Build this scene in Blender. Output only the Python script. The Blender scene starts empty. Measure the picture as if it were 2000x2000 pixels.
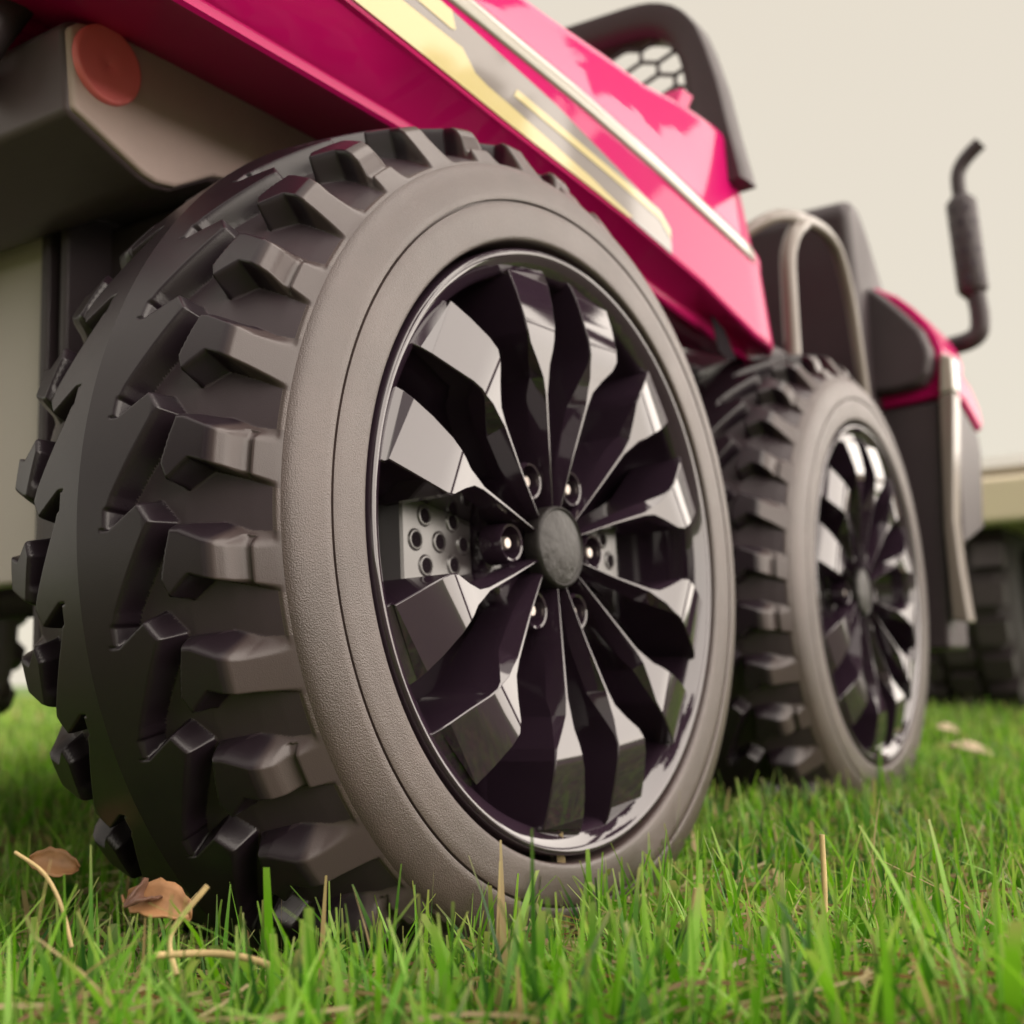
import bpy, bmesh, math, random
import numpy as np
from mathutils import Vector, Matrix

random.seed(7)
rng = np.random.default_rng(11)
R_ = math.radians
U = 0.145            # metres per modelling unit (a unit is the radius of the groove on the tyre wall)
G = 1.20             # height of the near wheel's hub above the soil, in units
SC = bpy.context.scene
COL = SC.collection

# ------------------------------------------------------------------ camera, light, exposure
def cam_axes(yaw, pitch, roll):
    cy, sy, cp, sp, cr, sr = math.cos(yaw), math.sin(yaw), math.cos(pitch), math.sin(pitch), math.cos(roll), math.sin(roll)
    f = Vector((-sy * cp, cy * cp, sp)); r = Vector((cy, sy, 0)); u = r.cross(f)
    return cr * r + sr * u, -sr * r + cr * u, f

CAM = Vector((1.7502, -3.0221, -0.3585))
right, up, fwd = cam_axes(0.5775, 0.1312, -0.0282)
cd = bpy.data.cameras.new('camera'); cam = bpy.data.objects.new('camera', cd); COL.objects.link(cam)
m = Matrix((right, up, -fwd)).transposed().to_4x4()
m.translation = Vector((CAM.x, CAM.y, CAM.z + G)) * U
cam.matrix_world = m
cd.lens = 42.51; cd.sensor_width = 36.0; cd.clip_start = 0.02; cd.clip_end = 400
cd.dof.use_dof = True; cd.dof.focus_distance = 2.7 * U; cd.dof.aperture_fstop = 10.0; cd.dof.aperture_blades = 7
SC.camera = cam

SUN_EL, SUN_AZ = R_(23), R_(66)          # azimuth from +Y towards +X
wd = bpy.data.worlds.new('World'); SC.world = wd; wd.use_nodes = True
nt = wd.node_tree; nt.nodes.clear()
def N(tree, t, **kw):
    n = tree.nodes.new(t)
    for k, v in kw.items(): setattr(n, k, v)
    return n
def ramp(tree, stops, fac=None):
    n = N(tree, 'ShaderNodeValToRGB'); e = n.color_ramp.elements
    while len(e) < len(stops): e.new(0.5)
    for el, (p, c) in zip(e, stops): el.position = p; el.color = (*c, 1)
    if fac is not None: tree.links.new(fac, n.inputs[0])
    return n
sky = N(nt, 'ShaderNodeTexSky', sky_type='NISHITA', sun_disc=False, sun_elevation=SUN_EL, sun_rotation=SUN_AZ)
b1 = N(nt, 'ShaderNodeBackground'); b1.inputs[1].default_value = 0.05
nt.links.new(sky.outputs[0], b1.inputs[0])
tc = N(nt, 'ShaderNodeTexCoord'); sp = N(nt, 'ShaderNodeSeparateXYZ'); nt.links.new(tc.outputs['Generated'], sp.inputs[0])
# overcast veil: pale at the horizon, growing brighter towards the zenith as an overcast sky does
cr = ramp(nt, [(0.0, (0.304, 0.279, 0.232)), (0.5, (0.300, 0.271, 0.225)), (0.75, (0.36, 0.33, 0.285)), (1.0, (0.46, 0.42, 0.37))], sp.outputs[2])
b2 = N(nt, 'ShaderNodeBackground'); b2.inputs[1].default_value = 1.0
nt.links.new(cr.outputs[0], b2.inputs[0])
mx = N(nt, 'ShaderNodeMixShader'); mx.inputs[0].default_value = 0.93
nt.links.new(b1.outputs[0], mx.inputs[1]); nt.links.new(b2.outputs[0], mx.inputs[2])
wo = N(nt, 'ShaderNodeOutputWorld'); nt.links.new(mx.outputs[0], wo.inputs[0])

sl = bpy.data.lights.new('sun', 'SUN'); sl.energy = 3.2; sl.angle = R_(110); sl.color = (1.0, 0.90, 0.80)
sun = bpy.data.objects.new('sun', sl); COL.objects.link(sun)
sd = Vector((math.sin(SUN_AZ) * math.cos(SUN_EL), math.cos(SUN_AZ) * math.cos(SUN_EL), math.sin(SUN_EL)))
sun.rotation_euler = (-sd).to_track_quat('-Z', 'Y').to_euler(); sun.location = sd * 5

vs = SC.view_settings
vs.view_transform = 'Standard'; vs.look = 'None'; vs.exposure = 1.5; vs.gamma = 1.0; vs.use_curve_mapping = False

# ------------------------------------------------------------------ materials
def mat(name, col, rough=0.5, ior=1.5, coat=0.0, coat_rough=0.05, coat_ior=1.5, bump=None, metallic=0.0, mottle=0.0, mscale=20.0, spec=0.5, rough_var=0.0):
    m = bpy.data.materials.new(name); m.use_nodes = True
    t = m.node_tree; p = t.nodes['Principled BSDF']
    p.inputs['Base Color'].default_value = (*col, 1); p.inputs['Roughness'].default_value = rough
    p.inputs['IOR'].default_value = ior; p.inputs['Metallic'].default_value = metallic
    p.inputs['Coat Weight'].default_value = coat; p.inputs['Coat Roughness'].default_value = coat_rough; p.inputs['Coat IOR'].default_value = coat_ior
    p.inputs['Specular IOR Level'].default_value = spec
    co = None
    if bump or mottle or rough_var:
        co = N(t, 'ShaderNodeTexCoord').outputs['Object']
    if mottle:
        n = N(t, 'ShaderNodeTexNoise'); n.inputs['Scale'].default_value = mscale; n.inputs['Detail'].default_value = 8; n.inputs['Roughness'].default_value = 0.65
        t.links.new(co, n.inputs['Vector'])
        c = ramp(t, [(0.3, tuple(x * (1 - mottle) for x in col)), (0.72, tuple(min(1, x * (1 + mottle)) for x in col))], n.outputs[0])
        t.links.new(c.outputs[0], p.inputs['Base Color'])
    if rough_var:
        n = N(t, 'ShaderNodeTexNoise'); n.inputs['Scale'].default_value = mscale * 1.7; n.inputs['Detail'].default_value = 6
        t.links.new(co, n.inputs['Vector'])
        mr = N(t, 'ShaderNodeMapRange'); mr.inputs[3].default_value = rough - rough_var; mr.inputs[4].default_value = rough + rough_var
        t.links.new(n.outputs[0], mr.inputs[0]); t.links.new(mr.outputs[0], p.inputs['Roughness'])
    if bump:
        prev = None
        for (sc, st, dist) in bump:
            n = N(t, 'ShaderNodeTexNoise'); n.inputs['Scale'].default_value = sc; n.inputs['Detail'].default_value = 3
            t.links.new(co, n.inputs['Vector'])
            b = N(t, 'ShaderNodeBump'); b.inputs['Strength'].default_value = st; b.inputs['Distance'].default_value = dist
            t.links.new(n.outputs[0], b.inputs['Height'])
            if prev: t.links.new(prev.outputs[0], b.inputs['Normal'])
            prev = b
        t.links.new(prev.outputs[0], p.inputs['Normal'])
    return m

M = {}
M['tyre'] = mat('tyre_plastic', (0.070, 0.048, 0.046), 0.38, ior=1.68, bump=[(2000, 0.5, 0.0005), (25, 0.05, 0.002)], mottle=0.22, mscale=22, rough_var=0.07)
M['tread'] = mat('tread_plastic', (0.017, 0.0105, 0.0155), 0.31, ior=1.5, bump=[(2300, 0.16, 0.0003), (90, 0.05, 0.001)], mottle=0.12, mscale=25, rough_var=0.06)
M['floor'] = mat('tread_floor_plastic', (0.040, 0.027, 0.034), 0.40, bump=[(2300, 0.16, 0.0003)], mottle=0.15, mscale=25)
t_ = M['tread'].node_tree; p_ = t_.nodes['Principled BSDF']; old_ = p_.inputs['Base Color'].links[0].from_socket
tc_ = N(t_, 'ShaderNodeTexCoord'); sx_ = N(t_, 'ShaderNodeSeparateXYZ'); t_.links.new(tc_.outputs['Object'], sx_.inputs[0])
ad_ = N(t_, 'ShaderNodeMath', operation='ADD'); ad_.inputs[1].default_value = 0.5 * U; t_.links.new(sx_.outputs[0], ad_.inputs[0])
ab_ = N(t_, 'ShaderNodeMath', operation='ABSOLUTE'); t_.links.new(ad_.outputs[0], ab_.inputs[0])
mr_ = N(t_, 'ShaderNodeMapRange'); mr_.inputs[1].default_value = 0.358 * U; mr_.inputs[2].default_value = 0.374 * U; t_.links.new(ab_.outputs[0], mr_.inputs[0])
mi_ = N(t_, 'ShaderNodeMix', data_type='RGBA'); mi_.inputs[7].default_value = (0.062, 0.045, 0.045, 1)      # paler shoulder colour stands in for side light on the chamfers
t_.links.new(mr_.outputs[0], mi_.inputs[0]); t_.links.new(old_, mi_.inputs[6]); t_.links.new(mi_.outputs[2], p_.inputs['Base Color'])
M['gloss'] = mat('gloss_black', (0.026, 0.015, 0.025), 0.05, ior=1.75, rough_var=0.02, mscale=30)
M['cap'] = mat('hub_cap_plastic', (0.020, 0.017, 0.017), 0.42, spec=0.35, bump=[(110, 0.5, 0.0020), (320, 0.3, 0.0006)])
M['dark'] = mat('dark_plastic', (0.030, 0.017, 0.030), 0.45)
M['black'] = mat('black_plastic', (0.050, 0.036, 0.043), 0.45, bump=[(1500, 0.2, 0.0004)], mottle=0.1)
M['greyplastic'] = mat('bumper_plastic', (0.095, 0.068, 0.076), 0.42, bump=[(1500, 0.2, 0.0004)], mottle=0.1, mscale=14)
M['cheek'] = mat('bumper_lit_plastic', (0.52, 0.40, 0.37), 0.45, bump=[(1500, 0.2, 0.0004)], mottle=0.1, mscale=14)  # the bumper's plastic in a paler colour, for its lit outer side
M['panel'] = mat('chassis_plastic', (0.54, 0.48, 0.45), 0.36)
M['pink'] = mat('pink_paint', (0.52, 0.006, 0.125), 0.4, coat=0.36, coat_rough=0.02, coat_ior=1.5, spec=0.02)
M['yellow'] = mat('yellow_sticker', (0.46, 0.37, 0.12), 0.35, coat=0.7, coat_rough=0.05)
M['taupe'] = mat('grey_sticker', (0.11, 0.085, 0.073), 0.35, coat=0.7, coat_rough=0.05)
M['ivory'] = mat('ivory_highlight_and_sticker', (0.42, 0.39, 0.34), 0.3, coat=0.7, coat_rough=0.05)  # painted highlight on the bed crease, also the fender sticker
M['red'] = mat('reflector_red', (1.0, 0.22, 0.23), 0.5, coat=0.3, coat_rough=0.1)
M['rail'] = mat('grey_rail', (0.20, 0.165, 0.145), 0.35, coat=0.4)
M['brake'] = mat('brake_plate', (0.05, 0.042, 0.044), 0.30, ior=1.9, rough_var=0.05)
M['hole'] = mat('hole_black', (0.010, 0.006, 0.009), 0.9, spec=0.1)
M['nut'] = mat('nut_chrome', (0.42, 0.37, 0.34), 0.3, metallic=0.8)
M['white'] = mat('white_paint', (0.44, 0.42, 0.38), 0.4, coat=0.3)
M['cream'] = mat('cream_paint', (0.85, 0.74, 0.56), 0.5)
M['fartyre'] = mat('far_tyre', (0.05, 0.038, 0.042), 0.55, mottle=0.3, mscale=12)

# ------------------------------------------------------------------ helpers
def link(o, parent=None):
    COL.objects.link(o)
    if parent is not None: o.parent = parent
    return o

def mesh(name, verts, faces, mats, parent=None, smooth=True, sharp=None, midx=None, bevel=0, seg=3):
    """verts in units (numpy or list)"""
    me = bpy.data.meshes.new(name)
    me.from_pydata([tuple(float(c) * U for c in v) for v in verts], [], [tuple(f) for f in faces])
    for mm in (mats if isinstance(mats, (list, tuple)) else [mats]): me.materials.append(mm)
    if midx is not None: me.polygons.foreach_set('material_index', midx)
    me.validate(); me.update()
    if smooth:
        me.polygons.foreach_set('use_smooth', [True] * len(me.polygons))
        if sharp is not None: me.set_sharp_from_angle(angle=R_(sharp))
    o = bpy.data.objects.new(name, me); link(o, parent)
    if bevel:
        b = o.modifiers.new('bevel', 'BEVEL'); b.width = bevel * U; b.segments = seg; b.limit_method = 'ANGLE'; b.angle_limit = R_(28); b.harden_normals = True
    return o

def fix_normals(o):
    bm = bmesh.new(); bm.from_mesh(o.data); bmesh.ops.recalc_face_normals(bm, faces=bm.faces); bm.to_mesh(o.data); bm.free()
    return o

def lathe_data(prof, n=96):
    """profile of (x, r) spun about the x axis"""
    v, f = [], []
    for (x, r) in prof:
        for i in range(n):
            a = 2 * math.pi * i / n; v.append((x, r * math.cos(a), r * math.sin(a)))
    for k in range(len(prof) - 1):
        for i in range(n):
            j = (i + 1) % n
            f.append((k * n + i, k * n + j, (k + 1) * n + j, (k + 1) * n + i))
    return v, f

def lathe(name, prof, mm, parent=None, n=96, sharp=35):
    v, f = lathe_data(prof, n)
    return fix_normals(mesh(name, v, f, mm, parent, True, sharp))

def prism(name, poly, axis, a0, a1, mm, parent=None, bevel=0.02, seg=3):
    """polygon (2-D) pushed along an axis: 'x' -> (y,z), 'y' -> (x,z), 'z' -> (x,y)"""
    def P(q, a): return {'x': (a, q[0], q[1]), 'y': (q[0], a, q[1]), 'z': (q[0], q[1], a)}[axis]
    n = len(poly)
    v = [P(q, a0) for q in poly] + [P(q, a1) for q in poly]
    f = [tuple(range(n)), tuple(range(2 * n - 1, n - 1, -1))] + [(i, n + i, n + (i + 1) % n, (i + 1) % n) for i in range(n)]
    o = mesh(name, v, f, mm, parent, True, 40, bevel=bevel, seg=seg)
    return fix_normals(o)

def smooth_path(pts, n=6):
    pts = [Vector(p) for p in pts]; out = []
    P = [pts[0] * 2 - pts[1]] + pts + [pts[-1] * 2 - pts[-2]]
    for i in range(1, len(P) - 2):
        for k in range(n):
            t = k / n
            out.append(0.5 * ((2 * P[i]) + (P[i + 1] - P[i - 1]) * t + (2 * P[i - 1] - 5 * P[i] + 4 * P[i + 1] - P[i + 2]) * t * t + (3 * P[i] - P[i - 1] - 3 * P[i + 1] + P[i + 2]) * t ** 3))
    out.append(pts[-1]); return out

def tube_data(path, rad, n=14, cap=True):
    v, f = [], []
    path = [Vector(p) for p in path]; rads = rad if isinstance(rad, (list, tuple)) else [rad] * len(path)
    ref = Vector((0.31, 0.2, 0.93)).normalized()
    T = [(path[min(i + 1, len(path) - 1)] - path[max(i - 1, 0)]).normalized() for i in range(len(path))]
    a = T[0].cross(ref).normalized()
    for i, p in enumerate(path):
        a = (a - T[i] * a.dot(T[i])).normalized(); b = T[i].cross(a)
        for k in range(n):
            g = 2 * math.pi * k / n; v.append(tuple(p + (a * math.cos(g) + b * math.sin(g)) * rads[i]))
    for i in range(len(path) - 1):
        for k in range(n):
            j = (k + 1) % n; f.append((i * n + k, i * n + j, (i + 1) * n + j, (i + 1) * n + k))
    if cap:
        f.append(tuple(range(n - 1, -1, -1))); f.append(tuple(range((len(path) - 1) * n, len(path) * n)))
    return v, f

def tube(name, path, rad, mm, parent=None, n=14):
    v, f = tube_data(path, rad, n); return fix_normals(mesh(name, v, f, mm, parent, True, 50))

def empty(name, label, cat, loc=(0, 0, 0), group=None):
    o = bpy.data.objects.new(name, None); COL.objects.link(o)
    o.location = Vector(loc) * U; o.empty_display_size = 0.05
    o['label'] = label; o['category'] = cat
    if group: o['group'] = group
    return o

def shift(poly, dz=G): return [(a, b + dz) for a, b in poly]

# ------------------------------------------------------------------ ground
FW = np.array([fwd.x, fwd.y]); FW /= np.linalg.norm(FW); RW = np.array([FW[1], -FW[0]])
def ground_z(x, y):   # gentle unevenness, and the low rise of lawn in front of the truck, in units
    d = (x - CAM.x) * FW[0] + (y - CAM.y) * FW[1]
    k = np.clip((2.95 - d) / 1.1, 0, 1) * np.clip((d + 6) / 4, 0, 1); k = k * k * (3 - 2 * k)
    return 0.02 * np.sin(x * 1.3 + 0.4) * np.cos(y * 0.9) + 0.012 * np.sin(x * 3.1 + y * 2.3) + 0.13 * k
def build_ground():
    rad = [0, 0.25, 0.5, 0.75, 1, 1.5, 1.75, 2, 2.25, 2.5, 2.75, 3, 3.3, 3.6, 4.0, 4.4, 4.9, 5.4, 6, 7, 9, 12, 16, 22, 30, 45, 70, 120, 250, 600, 1400]
    n = 72; v = [(0, 0, ground_z(0, 0))]; f = []
    for r in rad[1:]:
        for i in range(n):
            a = 2 * math.pi * i / n; x, y = r * math.cos(a), r * math.sin(a)
            v.append((x, y, ground_z(x, y) if r < 30 else 0.02))
    for i in range(n): f.append((0, 1 + i, 1 + (i + 1) % n))
    for k in range(len(rad) - 2):
        for i in range(n):
            j = (i + 1) % n; a = 1 + k * n; b = a + n
            f.append((a + i, b + i, b + j, a + j))
    m = bpy.data.materials.new('soil_and_thatch'); m.use_nodes = True; t = m.node_tree; p = t.nodes['Principled BSDF']
    co = N(t, 'ShaderNodeTexCoord').outputs['Object']
    n1 = N(t, 'ShaderNodeTexNoise'); n1.inputs['Scale'].default_value = 55; n1.inputs['Detail'].default_value = 10; t.links.new(co, n1.inputs['Vector'])
    n2 = N(t, 'ShaderNodeTexNoise'); n2.inputs['Scale'].default_value = 1.3; n2.inputs['Detail'].default_value = 5; t.links.new(co, n2.inputs['Vector'])
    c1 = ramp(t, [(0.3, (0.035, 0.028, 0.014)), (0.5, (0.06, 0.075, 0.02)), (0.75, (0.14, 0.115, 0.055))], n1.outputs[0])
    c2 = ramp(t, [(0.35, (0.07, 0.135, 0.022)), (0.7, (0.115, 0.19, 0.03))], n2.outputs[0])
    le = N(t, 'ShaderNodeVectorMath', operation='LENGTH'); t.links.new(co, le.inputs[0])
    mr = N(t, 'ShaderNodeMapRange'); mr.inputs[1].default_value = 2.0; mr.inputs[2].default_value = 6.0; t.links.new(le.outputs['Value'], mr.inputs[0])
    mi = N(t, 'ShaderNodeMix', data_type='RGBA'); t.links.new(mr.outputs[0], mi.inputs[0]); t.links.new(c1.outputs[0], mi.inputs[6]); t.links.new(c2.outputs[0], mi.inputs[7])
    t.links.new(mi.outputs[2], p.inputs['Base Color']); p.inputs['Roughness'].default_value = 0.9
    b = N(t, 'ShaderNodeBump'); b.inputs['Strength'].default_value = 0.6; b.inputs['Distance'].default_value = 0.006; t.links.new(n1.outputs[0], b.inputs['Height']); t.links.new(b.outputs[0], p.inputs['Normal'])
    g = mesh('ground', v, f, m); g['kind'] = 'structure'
    return g
build_ground()

# ------------------------------------------------------------------ the wheel
NL = 31
PER = 360.0 / NL
RT = ([-0.5, -0.3, -0.148, -0.128, -0.052, -0.045], [1.31, 1.287, 1.252, 1.238, 1.127, 1.116])
RF = ([-0.5, -0.35, -0.25, -0.15, -0.10, -0.06, -0.045], [1.258, 1.230, 1.206, 1.168, 1.146, 1.126, 1.116])
PLATE = [(-0.60, 0.0), (-0.404, 0.0), (-0.316, 2.3), (-0.279, 0.3), (-0.392, -8.3), (-0.402, -9.4), (-0.412, -9.6), (-0.412, -PER), (-0.60, -PER)]
PLATE_TOP = [(-0.60, 0.4), (-0.412, 0.4), (-0.404, 0.0)]
LUG = [(-0.232, -0.7), (-0.208, -0.8), (-0.11, -2.7), (-0.045, -3.1), (-0.01, -3.3), (-0.01, -7.8), (-0.048, -7.6), (-0.105, -6.5), (-0.186, -5.3), (-0.240, -7.3), (-0.258, -5.6)]
KARC = 1.27 * math.pi / 180

def sdf(px, py, poly):
    """signed distance, positive inside"""
    P = np.array(poly, float); d = np.full(px.shape, 1e9); inside = np.zeros(px.shape, bool)
    for i in range(len(P)):
        a = P[i]; b = P[(i + 1) % len(P)]; e = b - a
        t = np.clip(((px - a[0]) * e[0] + (py - a[1]) * e[1]) / (e @ e + 1e-12), 0, 1)
        d = np.minimum(d, np.hypot(px - a[0] - e[0] * t, py - a[1] - e[1] * t))
        c = ((a[1] > py) != (b[1] > py))
        with np.errstate(divide='ignore', invalid='ignore'):
            xi = (b[0] - a[0]) * (py - a[1]) / (b[1] - a[1]) + a[0]
        inside ^= c & (px < xi)
    return np.where(inside, d, -d)

def sstep(x): x = np.clip(x, 0, 1); return x * x * (3 - 2 * x)

def tread_half():
    """one period of the outer half of the tread: height field split into plate, lug (plain and grooved) and floor"""
    NX, NP = 110, 84
    ph = np.linspace(1.4 - PER, 1.4, NP + 1)
    ux = np.linspace(0, 1, NX + 1); xs = -0.5 + 0.455 * (ux ** 0.9)
    X, PHI = np.meshgrid(xs, ph, indexing='ij'); Y = PHI * KARC
    sc = lambda poly, k: [(a, (b + k * PER) * KARC) for a, b in poly]
    # the plates join along the seam: take the union of three periods
    dpl = np.full(X.shape, -1e9)
    for k in (-1, 0, 1): dpl = np.maximum(dpl, sdf(X, Y, sc(PLATE, k)))
    dpl = np.maximum(dpl, -0.425 - X)
    dl = np.full(X.shape, -1e9)
    for k in (-1, 0, 1): dl = np.maximum(dl, sdf(X, Y, sc(LUG, k)))
    W = 0.018
    hp = sstep((dpl + W * 0.75) / W); WL = np.where(PHI % 1e9 > -1e9, W, W); cen = np.interp(X, [-0.26, -0.2, -0.1, -0.04], [-2.6, -2.9, -4.2, -4.9])
    WL = W + 0.026 * sstep(((PHI + PER) % PER - PER - cen) / 1.2 ) * (((PHI + PER) % PER - PER) < 1.3)
    hl = sstep((dl + WL * 0.85) / WL)
    hs = sstep((X + 0.058) / 0.010)                 # the rim of each pocket at the shoulder
    h = np.maximum(np.maximum(hp, hl), hs)
    # soft dishing of the floor between lugs, slight crown on the lugs
    rt = np.interp(X, *RT); rf = np.interp(X, *RF)
    gro = np.exp(-((X + 0.097) / 0.011) ** 4) * 0.55
    out = {}
    for kind in ('plain', 'grooved'):
        hh = h * (1 - gro * (hl > 0.3)) if kind == 'grooved' else h
        out[kind] = rf + (rt - rf) * hh
    base = out['plain']
    cell = lambda A: (A[:-1, :-1] + A[1:, :-1] + A[:-1, 1:] + A[1:, 1:]) / 4
    lugc = cell(dl + WL * 0.8) > 0; plc = (cell(dpl) > -W * 0.7) & ~lugc
    flc = ~lugc & ~plc
    shc = flc & (cell(X) > -0.060)
    flc = flc & ~shc
    return X, PHI, out, lugc, plc, flc, shc

def patch(X, PHI, Rr, sel, mirror=False, phase=0.0):
    """faces picked by sel -> verts, faces"""
    I, J = np.nonzero(sel); n1 = X.shape[1]
    q = np.stack([I * n1 + J, (I + 1) * n1 + J, (I + 1) * n1 + J + 1, I * n1 + J + 1], 1)
    used, inv = np.unique(q, return_inverse=True); q = inv.reshape(q.shape)
    x = X.ravel()[used]; a = np.radians(PHI.ravel()[used]); r = Rr.ravel()[used]
    if mirror: x = -1 - x; a = -a
    a = a + math.radians(phase)
    # angle is measured from straight back (-Y) upwards
    v = np.stack([x, -r * np.cos(a), r * np.sin(a)], 1)
    if not mirror: q = q[:, ::-1]
    return v, q

TR = tread_half()
PHASE0 = 11.0            # angle of a slot end above the horizontal, at the back of the wheel
PHASE1 = 11.0 + PER * 0.42

def rot_x(v, ang):
    c, s = math.cos(ang), math.sin(ang); v = np.asarray(v, float)
    return np.stack([v[:, 0], v[:, 1] * c - v[:, 2] * s, v[:, 1] * s + v[:, 2] * c], 1)

def carcass_mesh():
    V, F = [], []; off = 0; nfl = []
    def add(v, f):
        nonlocal off
        V.extend([tuple(p) for p in v]); F.extend([tuple(int(i) + off for i in q) for q in f]); off += len(v)
    side = [(-0.045, 1.116), (-0.036, 1.110), (-0.026, 1.097), (-0.016, 1.077), (-0.008, 1.050), (-0.002, 1.025), (0.0, 1.0075), (-0.0015, 1.0045), (-0.012, 1.003), (-0.012, 0.9985), (-0.0015, 0.997), (0.000, 0.994),
            (0.001, 0.97), (0.001, 0.93), (0.001, 0.902), (-0.001, 0.894), (-0.006, 0.8895), (-0.018, 0.887), (-0.09, 0.886), (-0.40, 0.87)]
    n = 31 * 8
    add(*lathe_data(side, n))
    back = [(-0.955, 1.116), (-0.985, 1.07), (-1.0, 1.0), (-1.0, 0.9), (-0.97, 0.86), (-0.90, 0.80), (-0.88, 0.15), (-0.88, 0.02)]
    add(*lathe_data(back, n))
    X, PHI, R2, lugc, plc, flc, shc = TR
    for mir, ph in ((False, PHASE0), (True, PHASE1)):
        v0, f0 = patch(X, PHI, R2['plain'], flc, mir, ph)
        v1, f1 = patch(X, PHI, R2['plain'], shc, mir, ph)
        for k in range(NL):
            add(rot_x(v0, -math.radians(PER * k)), f0)
        nfl.append(len(F))
        for k in range(NL):
            add(rot_x(v1, -math.radians(PER * k)), f1)
        nfl.append(len(F))
    return V, F, nfl

WHEEL = {}
def wheel_meshes():
    X, PHI, R2, lugc, plc, flc, shc = TR
    for mir, ph, tag in ((False, PHASE0, 'o'), (True, PHASE1, 'i')):
        for kind in ('plain', 'grooved'):
            v, f = patch(X, PHI, R2[kind], lugc, mir, ph)
            o = mesh('tread_lug', v, f, M['tread']); WHEEL[tag + kind] = o.data; bpy.data.objects.remove(o)
        v, f = patch(X, PHI, R2['plain'], plc, mir, ph)
        o = mesh('tread_block', v, f, M['tread']); WHEEL[tag + 'block'] = o.data; bpy.data.objects.remove(o)
wheel_meshes()

def spoke_data(sgn):
    """one arm of a V pair: distance s along the pair's axis, d_in/d_out sideways, x out of the wheel"""
    #      s     d_in   d_out   x_in    x_out
    S = [(0.085, 0.012, 0.022, -0.066, -0.066),
         (0.125, 0.016, 0.030, -0.060, -0.060),
         (0.28, 0.046, 0.080, -0.034, -0.034),
         (0.43, 0.077, 0.134, -0.006, -0.006),
         (0.475, 0.085, 0.150, 0.002, 0.002),
         (0.515, 0.092, 0.188, 0.010, 0.012),
         (0.555, 0.097, 0.226, 0.018, 0.024),
         (0.585, 0.098, 0.242, 0.024, 0.030),
         (0.625, 0.092, 0.250, 0.024, 0.026),
         (0.70, 0.080, 0.259, 0.010, 0.008),
         (0.765, 0.073, 0.265, -0.006, -0.012),
         (0.800, 0.070, 0.267, -0.018, -0.024),
         (0.835, 0.068, 0.267, -0.040, -0.046)]
    top, bot = [], []
    v, f = [], []
    D = -0.20
    for (s, di, do, xi, xo) in S:
        k = 1.0
        # the last stations follow the round of the rim
        def pt(d, x, ss=s):
            if ss > 0.7:
                rr = ss; r = rr + 0.0
                ss2 = math.sqrt(max(r * r - d * d, 0.0)) if ss > 0.78 else ss
                return (x, ss2, d * sgn)
            return (x, ss, d * sgn)
        a = min(max((s - 0.43) / 0.13, 0.0), 1.0)       # 0 on the arm, 1 on the blade
        lo = 0.05 * (1 - a)                            # the arm is a roof: its sides fall away from a narrow ridge
        c = di + (do - di) * 0.55
        ri = c + (di - c) * (0.16 + 0.84 * a); ro = c + (do - c) * (0.16 + 0.84 * a)
        if s < 0.2: lo *= 0.4
        dep = D if s > 0.2 else -0.14
        e1 = 0.010 * a
        v += [pt(di, dep), pt(di, xi - lo - 0.004), pt(ri + e1 * 0.3, xi), pt(ro - e1 * 0.3, xo), pt(do, xo - lo - 0.004), pt(do, dep)]
    n = 6
    for i in range(len(S) - 1):
        for j in range(n - 1):
            a = i * n + j; b = a + 1; c = (i + 1) * n + j + 1; d = (i + 1) * n + j
            f.append((a, b, c, d) if sgn > 0 else (a, d, c, b))
    f.append(tuple(range(n)) if sgn < 0 else tuple(range(n - 1, -1, -1))); e = (len(S) - 1) * n
    f.append(tuple(range(e, e + n)) if sgn > 0 else tuple(range(e + n - 1, e - 1, -1)))
    return v, f

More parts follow.
